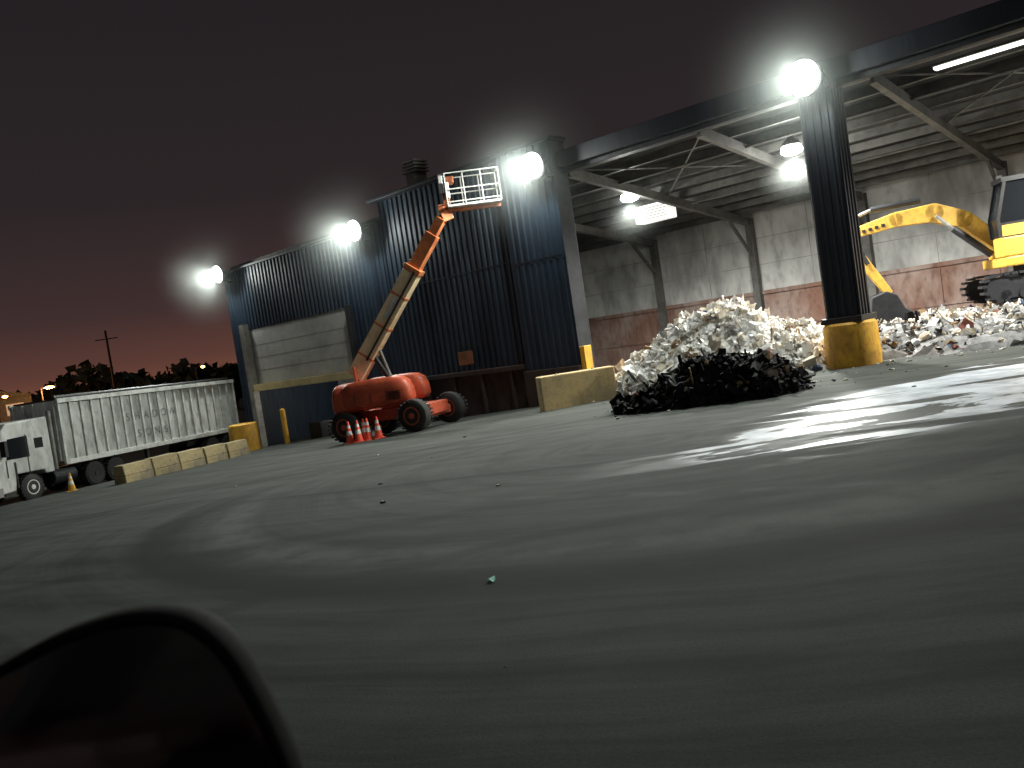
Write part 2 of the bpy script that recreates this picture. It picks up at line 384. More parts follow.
# roof
ZF, ZB, DEP = 8.0, 6.25, 13.4
def rz(y): return ZF + (ZB - ZF) * (-y / DEP)
a = Acc(); a.add([(-26, .3, rz(.3)), (32.0, .3 - .6, rz(-.3)), (32.0, -DEP, ZB), (-26, -DEP, ZB), (-26, .3, rz(.3) + .12), (32.0, -.3, rz(-.3) + .12), (32.0, -DEP, ZB + .12), (-26, -DEP, ZB + .12)], BF)
a.out('roof_deck', M['deck'], st)
a = Acc(); y = -.9
while y > -DEP + .3:
    z = rz(y) - .02
    a.box((-26, y - .035, z - .24), (31.5, y + .035, z)); a.box((-26, y - .11, z - .265), (31.5, y + .035, z - .24))
    y -= 1.28
a.out('purlins', M['purlin'], st)
a = Acc()
for s in (9.0, 3.9, -1.3, -6.5, -11.7, -16.9, 14.2, 19.3):
    a.beam((s, -.3, rz(-.3) - .44), (s, -DEP + .2, ZB - .44), .09, .32)
    a.beam((s, -.3, rz(-.3) - .62), (s, -DEP + .2, ZB - .62), .20, .035)
    a.beam((s, -DEP + .35, ZB - 2.0), (s, -DEP + 2.2, rz(-DEP + 2.2) - .62), .10, .14)
    a.box((s - .15, -DEP + .08, -1.5), (s + .15, -DEP + .42, ZB - .3))
a.out('rafters_and_rear_columns', M['purlin'], st)
a = Acc()
for s0 in (9.0, -1.3, -11.7):
    a.beam((s0, -.6, rz(-.6) - .35), (s0 - 5.1, -6.5, rz(-6.5) - .35), .04, .04)
    a.beam((s0 - 5.1, -.6, rz(-.6) - .35), (s0, -6.5, rz(-6.5) - .35), .04, .04)
a.cyl((-26, -3.2, 7.2), (9, -3.2, 7.2), .05, n=10); a.cyl((-26, -8.2, 6.55), (9, -8.2, 6.55), .05, n=10)
a.out('roof_bracing_and_pipes', M['purlin'], st)
box('eave_fascia', (-26, .05, 7.6), (9.0, .30, 8.15), M['colblue'], st)
box('eave_beam', (-26, -.25, 7.45), (9.0, .04, 7.9), M['dsteel'], st)
box('rear_wall', (-26, -DEP - .25, -2), (32.2, -DEP, ZB), M['conc'], st)
a = Acc()
for i in range(24):
    s0 = -26 + i * 2.1
    a.box((s0, -DEP + .02, -2), (s0 + 2.08, -DEP + .07 + (.015 if i % 2 else 0), 2.55 + random.uniform(-.03, .03)))
a.out('steel_push_plates', M['rust'], st)
a = Acc(); a.box((-26, -DEP + .09, 2.45), (24, -DEP + .16, 2.62)); a.box((-26, -DEP + .09, .9), (24, -DEP + .13, 1.0))
a.out('push_plate_rail', M['rust'], st)
corr('rear_siding', -22.0, -6.7, 4.7, ZB - .05, -DEP + .03, M['siding'], period=.25)
a = Acc()
for s in (11.5, 6.4, 1.3, -3.9, -9): a.box((s, -DEP + .0, 2.6), (s + .03, -DEP + .012, ZB))
for z in (3.8, 5.0): a.box((-26, -DEP, z), (24, -DEP + .01, z + .025))
a.out('wall_joints', M['steel'], st)
def col(s, nm):
    corr(nm + '_face', s - .42, s + .42, 1.15, 7.6, .42, M['colblue'], period=.21, depth=.04)
    corr(nm + '_side_a', -.42, .42, 1.15, 7.6, s - .42 - .04, M['colblue'], period=.21, depth=.04, axis='y')
    corr(nm + '_side_b', -.42, .42, 1.15, 7.6, s + .42, M['colblue'], period=.21, depth=.04, axis='y')
    box(nm + '_core', (s - .41, -.41, 0), (s + .41, .41, 7.58), M['dsteel'], st)
    box(nm + '_collar', (s - .56, -.56, 1.18), (s + .56, .56, 1.34), M['black'], st)
    a = Acc(); a.lathe((s, 0, -.2), (0, 0, 1), [(0, .70), (.35, .72), (1.0, .715), (1.32, .70), (1.38, .64)], 0, 36)
    a.out(nm + '_guard', M['yellow'], st, smooth=True)
col(0, 'front_column'); col(-10.3, 'next_column')
a = Acc(); a.box((16.8, -1.0, 8.6), (17.4, -.4, 9.4))
for k in range(4): a.box((16.7, -1.1, 9.45 + k * .14), (17.5, -.3, 9.51 + k * .14))
a.box((16.85, -.95, 9.4), (17.35, -.45, 10.0))
a.out('roof_vent', M['steel'], st)
a = Acc()
for s, y in ((-3.6, -1.5), (-12, -5)):
    a.box((s - 1.1, y - .13, rz(y) - .38), (s + 1.1, y + .13, rz(y) - .32), 0)
    a.box((s - 1.12, y - .16, rz(y) - .31), (s + 1.12, y + .16, rz(y) - .27), 1)
a.out('tube_lights', [M['tube'], M['steel']], st)

hr = root('hanging_unit_heater', W(10.3, -7.5, 6.1), ang_w)
box('casing', (-.8, -.35, 0), (.8, .35, .7), M['heaterglow'], hr, .03)
a = Acc(); a.cyl((-.6, 0, .7), (-.6, 0, 1.1), .02); a.cyl((.6, 0, .7), (.6, 0, 1.1), .02)
for k in range(5): a.box((-.75, .355, .1 + k * .11), (.75, .38, .13 + k * .11))
a.out('louvres_and_hangers', M['steel'], hr)

# ---------------------------------------------------------------- lamps
LC = (0.95, 1.0, 0.92)
def ball(name, r, mat, parent, loc=(0, 0, 0), n=24):
    a = Acc(); a.lathe((0, 0, 0), (0, 0, 1), [(-r * math.cos(math.pi * k / 14), max(.001, r * math.sin(math.pi * k / 14))) for k in range(15)], 0, n)
    o = a.out(name, mat, parent, smooth=True); o.location = loc
    return o
def floodlight(s, y, z, power, name='floodlight', pt=0.06, halo=True):
    r_ = root(name, W(s, y, z), ang_w)
    a = Acc(); K = 1.15
    a.lathe((0, -.30, 0), (0, 1, -.1), [(h, q * K) for h, q in ((0, .10), (.05, .16), (.12, .22), (.26, .36), (.36, .41), (.40, .41), (.40, .36))], 0, 28)
    for k in range(10):
        t = 2 * math.pi * k / 10; a.beam((.12 * math.cos(t), -.34, .12 * math.sin(t)), (.34 * math.cos(t), -.02, .34 * math.sin(t)), .02, .09, 0)
    a.box((-.50, -.06, -.04), (-.45, .02, .04)); a.box((.45, -.06, -.04), (.50, .02, .04))
    a.beam((-.48, -.02, 0), (-.48, -.35, -.35), .05, .03); a.beam((.48, -.02, 0), (.48, -.35, -.35), .05, .03); a.box((-.5, -.40, -.40), (.5, -.32, -.32))
    a.cyl((0, -.36, -.36), (0, -.8, -.5), .05, 0)
    a.out('housing', M['dsteel'], r_)
    a = Acc(); a.lathe((0, .09, 0), (0, 1, -.1), [(h, q * K) for h, q in ((0, .37), (.06, .355), (.12, .30), (.16, .20), (.18, .08), (.183, .01))], 0, 28)
    a.out('lens', M['lamp'], r_, smooth=True)
    l = bpy.data.lights.new('flood_beam', 'SPOT'); l.energy = power; l.color = LC; l.spot_size = R(164); l.spot_blend = 1; l.shadow_soft_size = .2
    o = bpy.data.objects.new('flood_beam', l); scene.collection.objects.link(o); o.parent = r_
    o.location = (0, .30, -.03)
    d = Vector((0, 1, -.5)); o.rotation_euler = d.to_track_quat('-Z', 'Y').to_euler()
    l = bpy.data.lights.new('flood_spill', 'POINT'); l.energy = power * pt; l.color = LC; l.shadow_soft_size = .15
    o = bpy.data.objects.new('flood_spill', l); scene.collection.objects.link(o); o.parent = r_; o.location = (0, .5, -.05)
    if halo: ball('halo', 3.3, M['halo'], r_, (0, .2, 0))  # scattering ball added to give the lamp a glare halo
    return r_
PW = 7000
floodlight(0, .85, 7.75, PW * .9)
floodlight(9.3, 1.15, 7.72, PW)
floodlight(19.7, .8, 7.6, PW)
floodlight(31.3, .8, 7.65, PW)
def baylamp(s, y, z, p):
    r_ = root('high_bay_lamp', W(s, y, z), ang_w)
    a = Acc(); a.lathe((0, 0, 0), (0, 0, 1), [(0, .3), (.12, .26), (.25, .1), (.4, .08)], 0, 20); a.cyl((0, 0, .4), (0, 0, rz(y) - z - .1), .015, 0)
    a.out('reflector', M['steel'], r_, smooth=True)
    a = Acc(); a.lathe((0, 0, -.30), (0, 0, 1), [(0, .16), (.05, .30), (.12, .36), (.28, .31)], 0, 20); a.out('lens', M['lamp'], r_, smooth=True)
    l = bpy.data.lights.new('bay_light', 'SPOT'); l.energy = p; l.color = (1, 1, .93); l.shadow_soft_size = .3; l.spot_size = R(168); l.spot_blend = .6
    o = bpy.data.objects.new('bay_light', l); scene.collection.objects.link(o); o.parent = r_; o.location = (0, 0, -.5)
    l = bpy.data.lights.new('bay_uplight', 'POINT'); l.energy = p * .04; l.color = (1, 1, .93); l.shadow_soft_size = .3
    o = bpy.data.objects.new('bay_uplight', l); scene.collection.objects.link(o); o.parent = r_; o.location = (0, 0, -.55)
    ball('halo', 1.8, M['halo2'], r_, (0, 0, -.3))
baylamp(2.7, -4.05, 7.0, 7000); baylamp(9.4, -4.4, 6.95, 3600); baylamp(-6.5, -4.4, 6.9, 5500)
l = bpy.data.lights.new('door_fill', 'POINT'); l.energy = 260; l.color = (1, .97, .88); l.shadow_soft_size = .2  # unseen lamp without fixture, added to lighten the doorway interior
o = bpy.data.objects.new('door_fill', l); scene.collection.objects.link(o); o.parent = st; o.location = (25.5, -3.5, .9)

# ---------------------------------------------------------------- bollard, barriers, block
def on(x, y): return (x, y, gz(x, y))
bo = root('concrete_bollard', on(-13.5, 42.2))
a = Acc(); a.lathe((0, 0, -.1), (0, 0, 1), [(0, .70), (.1, .72), (1.35, .70), (1.45, .68), (1.5, .6)], 0, 32); a.out('body', M['yellow'], bo, smooth=True)
p0 = Vector((-14.9, 31.5, 0)); p1 = Vector((-12.3, 38.2, 0)); dd = (p1 - p0); L = dd.length; dn = dd.normalized()
for i in range(5):
    q = p0 + dn * (L / 5) * (i + .5)
    r_ = root('concrete_barrier', on(q.x, q.y), math.atan2(dn.y, dn.x) + random.uniform(-.06, .06))
    a = Acc(); hl = L / 10 - .05
    for (zz, w0, w1, z1) in ((-.1, .62, .6, .28), (.28, .6, .46, .72 + random.uniform(-.04, .03))):
        v = [(x, y * (w0 if z == zz else w1) / 2, z) for z in (zz, z1) for x, y in ((-hl, -1), (hl, -1), (hl, 1), (-hl, 1))]
        a.add(v, BF)
    a.out('body', M['blockc'], r_, bevel=.03)
r_ = root('concrete_block_wall', on(2.0, 26.8), math.atan2(.45, 2.35))
bx = box('body', (-1.22, -.3, -.1), (1.22, .3, 1.05), M['tan'], r_, .04)
a = Acc(); a.box((-.02, -.306, -.05), (.0, -.2, 1.0)); a.cyl((-.6, 0, 1.04), (-.6, 0, 1.08), .05); a.cyl((.6, 0, 1.04), (.6, 0, 1.08), .05)
a.out('joint_and_lugs', M['tan'], r_)

# ---------------------------------------------------------------- traffic cones
def cone(x, y, h=.72, yellow=False):
    r_ = root('traffic_cone', on(x, y), random.uniform(0, 1))
    c_ = M['yellow'] if yellow else M['coneo']
    a = Acc(); a.box((-.19, -.19, -.02), (.19, .19, .035), 0)
    def rr(t): return .145 * (1 - t) + .03 * t
    bands = [(0, .35, 0), (.35, .55, 1), (.55, .68, 0), (.68, .82, 1), (.82, 1, 0)]
    for t0, t1, mi in bands:
        a.cyl((0, 0, .035 + t0 * h), (0, 0, .035 + t1 * h), rr(t0), mi, 18, rr(t1))
    a.out('body', [c_, M['conew']], r_, smooth=True)
for x, y in ((-5.75, 29.1), (-5.42, 28.95), (-5.1, 29.05), (-4.75, 29.0), (-5.3, 29.5)): cone(x, y)
cone(-17.7, 33.4, .7, True)

# ---------------------------------------------------------------- boom lift
bl = root('boom_lift', (0, 0, 0))
F1 = Vector((-3.4, 28.7)); F2 = Vector((-2.35, 30.9)); R1 = Vector((-5.95, 29.9)); R2 = Vector((-4.9, 32.1))
axd = (F2 - F1).normalized(); ax3 = (axd.x, axd.y, 0); hd = (F1 - R1).normalized()
for i, w_ in enumerate((F1, F2, R1, R2)):
    wheel('wheel_%d' % (i + 1), (w_.x, w_.y, gz(w_.x, w_.y) + .56), .56, .42, bl, M['red'], ax3)
cc = (F1 + F2 + R1 + R2) / 4
g = gz(cc.x, cc.y); hd3 = Vector((hd.x, hd.y, 0)); ax3v = Vector(ax3); C0 = Vector((cc.x, cc.y, 0))
a = Acc()
a.beam(C0 - hd3 * 1.7 + Vector((0, 0, g + .75)), C0 + hd3 * 1.7 + Vector((0, 0, g + .75)), 1.3, .42)
for w1, w2 in ((F1, F2), (R1, R2)):
    a.beam((w1.x, w1.y, g + .6), (w2.x, w2.y, g + .6), .3, .3)
a.cyl(C0 + Vector((0, 0, g + .9)), C0 + Vector((0, 0, g + 1.12)), .6, n=24)
a.out('chassis', M['red'], bl, bevel=.04)
def hood(name, c, xd, L_, Wd, z0, z1, mat, parent):
    xd = Vector((xd[0], xd[1], 0)).normalized(); yd = Vector((-xd.y, xd.x, 0)); v = []
    n = 28
    lv = [(z0, .93), (z0 + .15, 1.0), (z1 - .45, .98), (z1 - .18, .90), (z1 - .04, .74), (z1, .5)]
    for z, k in lv:
        for i in range(n):
            t = 2 * math.pi * i / n; cx = math.cos(t); sy = math.sin(t); e = .45
            px = math.copysign(abs(cx) ** e, cx) * L_ / 2 * k; py = math.copysign(abs(sy) ** e, sy) * Wd / 2 * k
            v.append(tuple(Vector(c) + xd * px + yd * py + Vector((0, 0, z))))
    f = [(k * n + i, k * n + (i + 1) % n, (k + 1) * n + (i + 1) % n, (k + 1) * n + i) for k in range(len(lv) - 1) for i in range(n)]
    f += [tuple(range(n - 1, -1, -1)), tuple(range((len(lv) - 1) * n, len(lv) * n))]
    return obj(name, v, f, mat, parent, smooth=True)
bd = Vector((3.9, -1.0, 0)).normalized()
bs = Vector((-bd.y, bd.x, 0))
TT = C0 - bd * .35
hood('hood_near', TT - bs * .78, bd, 2.7, .85, g + 1.1, g + 2.05, M['red'], bl)
hood('hood_far', TT + bs * .78, bd, 2.7, .85, g + 1.1, g + 2.05, M['red'], bl)
hood('counterweight', TT - bd * 1.25, bd, 1.0, 2.3, g + 1.0, g + 2.0, M['red'], bl)
a = Acc()
nb = TT - bs * 1.205
for k in (-.7, -.1, .5): a.beam(nb + bd * k + Vector((0, 0, g + 1.25)), nb + bd * k + Vector((0, 0, g + 1.6)), .012, .02, 0)
for k in range(5): a.beam(nb + bd * .55 + Vector((0, 0, g + 1.3 + k * .06)), nb + bd * 1.0 + Vector((0, 0, g + 1.3 + k * .06)), .03, .025, 0)
a.out('hood_vents', M['black'], bl)
foot = Vector((-5.35, 30.55, 1.75)); tip = Vector((-1.55, 29.55, 6.55)); d3 = (tip - foot)
a = Acc()
a.beam(foot - d3.normalized() * .2, foot + d3 * .66, .42, .60, 0)
a.beam(foot + d3 * .66, foot + d3 * .69, .48, .66, 1)
a.beam(foot + d3 * .6, foot + d3 * .90, .34, .46, 2)
a.beam(foot + d3 * .90, tip, .26, .34, 2)
a.beam(foot + d3 * .32 + Vector((0, 0, -.38)), foot + d3 * .58 + Vector((.0, 0, -.38)), .05, .05, 3)
for k in (.1, .3, .5): a.beam(foot + d3 * k, foot + d3 * (k + .015), .445, .625, 1)
a.out('telescopic_boom', [M['cream'], M['orange'], M['orange'], M['black']], bl, bevel=.02)
a = Acc()
piv = TT + bd * .35 + Vector((0, 0, g + 1.7))
a.cyl(piv, foot + d3 * .16 + Vector((0, 0, -.2)), .10, 0, 16); a.cyl(piv, foot + d3 * .22 + Vector((0, 0, -.2)), .06, 1, 16)
a.beam(foot + bs * .3 + Vector((0, 0, -.9)), foot + bs * .3 + Vector((0, 0, .2)), .5, .06, 2); a.beam(foot - bs * .3 + Vector((0, 0, -.9)), foot - bs * .3 + Vector((0, 0, .2)), .5, .06, 2)
a.out('lift_cylinder', [M['dsteel'], M['steel'], M['red']], bl)
a = Acc()
off = bs * -.26
a.beam(foot + d3 * .12 + off + Vector((0, 0, -.22)), foot + d3 * .7 + off + Vector((0, 0, -.22)), .04, .06, 0); a.beam(foot + d3 * .36 + off * .85, foot + d3 * .5 + off * .85, .02, .2, 1)
a.out('cable_carrier', [M['dsteel'], M['white']], bl)
ex_ = Vector((1, .12, 0)).normalized(); ey_ = Vector((-.12, 1, 0)).normalized()
pc0 = Vector((-1.25, 29.25, 6.88))
a = Acc()
a.beam(tip, pc0 + ex_ * .1 + ey_ * .4 + Vector((0, 0, -.22)), .26, .34, 0)
a.beam(pc0 + ex_ * .0 + ey_ * .4 + Vector((0, 0, -.35)), pc0 + ex_ * .0 + ey_ * .4 + Vector((0, 0, .55)), .22, .24, 0)
a.box((-1.62, 29.5, 6.4), (-1.4, 29.8, 7.0), 0)
a.out('jib', [M['orange']], bl, bevel=.02)
a = Acc(); PLx, PLy = 1.85, .9
def pl(x, y, z): return pc0 + ex_ * x + ey_ * y + Vector((0, 0, z))
a.beam(pl(0, PLy / 2, 0), pl(PLx, PLy / 2, 0), PLy, .07, 0)
a.beam(pl(0, PLy / 2, -.1), pl(PLx, PLy / 2, -.1), .16, .12, 1)
for z in (.12, .55, 1.1):
    for y in (0, PLy): a.cyl(pl(0, y, z), pl(PLx, y, z), .022, 0, 8)
    for x in (0, PLx): a.cyl(pl(x, 0, z), pl(x, PLy, z), .022, 0, 8)
for x in (0, .62, 1.24, PLx):
    for y in (0, PLy): a.cyl(pl(x, y, 0), pl(x, y, 1.1), .022, 0, 8)
a.out('platform', [M['white'], M['orange']], bl)
a = Acc(); a.beam(pl(.05, .1, .55), pl(.05, .8, .55), .16, .55, 1); a.beam(pl(.2, .2, .92), pl(.2, .7, .92), .25, .22, 0)
a.beam(pl(-.12, .3, .5), pl(-.12, .3, 1.15), .14, .14, 1)
a.out('control_box', [M['orange'], M['white']], bl, bevel=.02)

# ---------------------------------------------------------------- semi truck (local x forward, y left)
fw = Vector((-.32, -.947)).normalized(); lf = Vector((-fw.y, fw.x))
fx = Vector((-19.0, 33.2)) - lf * 1.25
tr = root('semi_truck', (fx.x, fx.y, 0), math.atan2(fw.y, fw.x))
tr.location.z = gz(fx.x, fx.y)
zz0 = gz(fx.x, fx.y); bk = fx - fw * 12; tr.rotation_euler[1] = math.atan2(gz(bk.x, bk.y) - zz0, 12)
for i, (x, y) in enumerate(((0, 1.0), (0, -1.0), (-3.1, 1.0), (-3.1, -1.0), (-4.3, 1.0), (-4.3, -1.0), (-10.9, 1.0), (-10.9, -1.0), (-12.1, 1.0), (-12.1, -1.0))):
    wheel('wheel_%d' % (i + 1), (x, y, .52), .52, .34 if i < 2 else .5, tr, M['dsteel'] if i > 1 else M['white'])
def prism(acc, prof, y0, y1, mi=0):
    n = len(prof); v = [(x, y0, z) for x, z in prof] + [(x, y1, z) for x, z in prof]
    f = [tuple(range(n - 1, -1, -1)), tuple(range(n, 2 * n))] + [(i, (i + 1) % n, n + (i + 1) % n, n + i) for i in range(n)]
    acc.add(v, f, mi)
a = Acc()
prism(a, [(1.45, .45), (1.50, 1.45), (1.32, 1.75), (1.05, 2.85), (.8, 3.1), (-1.1, 3.2), (-1.15, .95), (-.72, .95), (-.66, 1.12), (.62, 1.12), (.74, .5)], -1.15, 1.15, 0)
a.out('cab', M['white'], tr, bevel=.05)
a = Acc()
prism(a, [(.98, 1.72), (.84, 2.5), (-.05, 2.55), (-.05, 1.72)], 1.152, 1.165, 0)
prism(a, [(.98, 1.72), (.84, 2.5), (-.05, 2.55), (-.05, 1.72)], -1.165, -1.152, 0)
a.beam((1.335, 0, 1.82), (1.09, 0, 2.75), 2.0, .03, 0, up=(1, 0, 0))
a.box((-.75, 1.152, 2.0), (-.35, 1.162, 2.4), 0)
a.out('cab_windows', M['glass'], tr)
a = Acc()
a.box((1.5, -.85, .8), (1.53, .85, 1.4), 0); a.box((1.35, -1.2, .38), (1.62, 1.2, .72), 1)
for z in (.9, 1.02, 1.14, 1.26): a.box((1.53, -.7, z), (1.55, .7, z + .04), 1)
a.box((.62, 1.16, .6), (.68, 1.19, 1.6), 0); a.box((.02, 1.16, 1.05), (.05, 1.175, 2.6), 0); a.box((1.0, 1.16, 1.05), (1.03, 1.175, 1.7), 0)
a.box((1.1, 1.2, 1.85), (1.22, 1.45, 2.45), 0); a.cyl((1.15, 1.15, 2.4), (1.15, 1.4, 2.4), .02, 0)
a.cyl((-1.4, .95, .9), (-1.4, .95, 3.4), .09, 1, 14)
a.out('grille_mirror_exhaust', [M['black'], M['steel']], tr)
a = Acc(); a.box((-5.0, -.45, .75), (1.0, .45, 1.0), 0); a.lathe((-1.0, .98, .72), (-1, 0, 0), [(0, .28), (.02, .3), (1.1, .3), (1.12, .28)], 1, 20)
a.box((-1.6, .6, .5), (-1.0, 1.1, .9), 0)
for x in (-3.1, -4.3, -10.9, -12.1): a.box((x - .08, -1.1, .44), (x + .08, 1.1, .6), 0)
a.box((-12.9, -.5, .75), (-9.8, .5, 1.1), 0)
a.box((-6.6, .85, .1), (-6.45, 1.0, 1.2), 0); a.box((-6.6, -1.0, .1), (-6.45, -.85, 1.2), 0)
a.box((-13.2, -1.2, .45), (-13.1, 1.2, .6), 0)
a.out('frame', [M['black'], M['dsteel']], tr)
a = Acc(); a.box((-13.1, -1.22, 1.25), (-1.6, 1.22, 3.78), 0)
a.out('trailer_body', M['trail'], tr, bevel=.02)
a = Acc()
for sg in (1, -1):
    x = -1.66
    while x > -13.1:
        a.box((x - .05, sg * 1.225, 1.3), (x + .05, sg * 1.30, 3.7), 0); x -= .57
    a.box((-13.12, sg * 1.222, 3.66), (-1.58, sg * 1.33, 3.84), 0); a.box((-13.12, sg * 1.222, 1.12), (-1.58, sg * 1.33, 1.32), 0)
for y in (-1.1, -.55, 0, .55, 1.1): a.box((-1.6, y - .04, 1.3), (-1.53, y + .04, 3.75), 0)
a.out('trailer_ribs', M['rib'], tr, bevel=.01)
a = Acc(); a.cyl((-1.7, 1.0, 3.9), (-13.0, 1.0, 3.9), .09, 0, 12); a.box((-13.0, -1.15, 3.79), (-1.7, 1.1, 3.86), 0)
a.out('tarp_roll', M['black'], tr)
for row, (txt, z) in enumerate((('SHADOW', 2.75), ('SONS', 1.95))):
    for i, ch in enumerate(txt):
        cu = bpy.data.curves.new('letter', 'FONT'); cu.body = ch; cu.size = .5; cu.extrude = .004; cu.align_x = 'CENTER'; cu.materials.append(M['letter'])
        o = bpy.data.objects.new('letter_%d_%d' % (row, i), cu); scene.collection.objects.link(o); o.parent = tr
        o.location = (-1.66 - .57 * (6.5 + row + i * 1.0), 1.232, z - .25); o.rotation_euler = (R(90), 0, R(180))

# ---------------------------------------------------------------- excavator
ev = root('excavator', (16.9, 26.9, .98), math.atan2(.28, -1))
a = Acc()
for sg in (1, -1):
    y0 = sg * 1.15
    n = 40; pts = []
    for i in range(n):
        t = i / n
        Lh = 1.45; r0 = .42; per = 4 * Lh + 2 * math.pi * r0; q = t * per
        if q < 2 * Lh: px, pz, = -Lh + q, 0
        elif q < 2 * Lh + math.pi * r0: th = (q - 2 * Lh) / r0; px, pz = Lh + r0 * math.sin(th), r0 - r0 * math.cos(th)
        elif q < 4 * Lh + math.pi * r0: px, pz = Lh - (q - 2 * Lh - math.pi * r0), 2 * r0
        else: th = (q - 4 * Lh - math.pi * r0) / r0; px, pz = -Lh - r0 * math.sin(th), r0 + r0 * math.cos(th)
        pts.append((px, pz))
    for i in range(n):
        x0, z0 = pts[i]; x1, z1 = pts[(i + 1) % n]
        mz = z0 + (z1 - z0) * .86
        a.beam((x0, y0 - .27, (z0 + mz) / 2), (x0, y0 + .27, (z0 + mz) / 2), .17, .08, 0)
    a.box((-1.4, y0 - .15, .1), (1.4, y0 + .15, .74), 0)
    for k in range(6): a.cyl((-1.3 + k * .52, y0 - .2, .2), (-1.3 + k * .52, y0 + .2, .2), .16, 0, 14)
    for k in (-1, 1): a.cyl((k * 1.45, y0 - .2, .42), (k * 1.45, y0 + .2, .42), .36, 0, 20)
a.box((-.8, -1.0, .35), (.8, 1.0, .8), 0); a.cyl((0, 0, .8), (0, 0, 1.05), .65, 0, 24)
a.out('tracks', M['dsteel'], ev)
a = Acc(); a.box((-2.2, -1.35, 1.05), (1.2, 1.35, 1.35), 0)
prism(a, [(-2.35, 1.3), (-2.45, 1.6), (-2.35, 2.35), (-1.9, 2.5), (-.6, 2.5), (-.6, 1.3)], -1.35, 1.35, 0)
a.box((-.6, -1.35, 1.35), (1.0, -.5, 2.1), 0)
a.box((-.6, .38, 1.35), (1.25, 1.35, 1.95), 0)
a.out('house', M['cat'], ev, bevel=.05)
a = Acc()
prism(a, [(1.25, 1.95), (1.28, 2.5), (1.0, 3.58), (.8, 3.66), (-.45, 3.66), (-.5, 1.95)], .40, 1.34, 0)
a.out('cab', M['glass'], ev, bevel=.03)
a = Acc()
for y in (.39, 1.35):
    for p, q in (((1.27, 1.95), (1.29, 2.5)), ((1.29, 2.5), (1.01, 3.6)), ((.3, 1.95), (.3, 3.6)), ((-.48, 1.95), (-.45, 3.66))):
        a.beam((p[0], y, p[1]), (q[0], y, q[1]), .07, .09, 0)
    a.beam((1.28, y, 2.35), (-.5, y, 2.35), .05, .07, 0)
a.box((-.55, .34, 3.6), (1.1, 1.4, 3.74), 0)
a.box((-.5, 1.352, 1.98), (.26, 1.37, 2.33), 1); a.box((.34, 1.352, 1.98), (1.22, 1.37, 2.33), 1)
a.box((.9, .6, 3.74), (1.05, .8, 3.86), 0)
a.out('cab_frame', [M['black'], M['cat']], ev)
a = Acc()
bp = [(1.0, 1.85, .46), (1.9, 2.75, .54), (2.75, 3.12, .58), (3.9, 3.10, .46), (5.35, 2.85, .30)]
for i in range(len(bp) - 1):
    (x0, z0, h0), (x1, z1, h1) = bp[i], bp[i + 1]
    a.beam((x0, -.06, z0), (x1, -.06, z1), .40, h0, 0, h2=h1)
for x, z, h in bp[1:-1]: a.cyl((x, -.26, z), (x, .14, z), h * .5, 0, 20)
a.out('boom', M['cat'], ev, bevel=.02)
a = Acc()
for k in range(4): a.box((4.25 + k * .2, .146, 2.93 - k * .03), (4.36 + k * .2, .152, 3.03 - k * .03), 0)
a.out('boom_lettering', M['black'], ev)
a = Acc(); a.beam((5.75, -.06, 3.2), (4.35, -.06, .75), .30, .44, 0, h2=.24); a.cyl((5.35, -.3, 2.8), (5.35, .18, 2.8), .2, 0, 16)
a.out('stick', M['cat'], ev, bevel=.02)
a = Acc()
a.cyl((1.3, .28, 1.5), (2.3, .28, 2.5), .11, 0, 14); a.cyl((2.3, .28, 2.5), (2.75, .28, 3.0), .06, 1, 14)
a.cyl((3.1, -.06, 3.6), (4.6, -.06, 3.55), .10, 0, 14); a.cyl((4.6, -.06, 3.55), (5.75, -.06, 3.2), .055, 1, 14)
a.cyl((5.3, .05, 2.9), (4.9, .05, 1.8), .08, 0, 12)
a.out('hydraulics', [M['dsteel'], M['steel']], ev)
a = Acc(); prism(a, [(4.5, .85), (4.95, .7), (5.05, .2), (4.7, -.2), (4.1, -.25), (3.75, .05), (4.0, .25), (4.2, .7)], -.6, .5, 0)
for k in range(5): a.box((3.6, -.55 + k * .25, -.05), (3.85, -.47 + k * .25, .06), 0)
a.out('bucket', M['dsteel'], ev, bevel=.03)

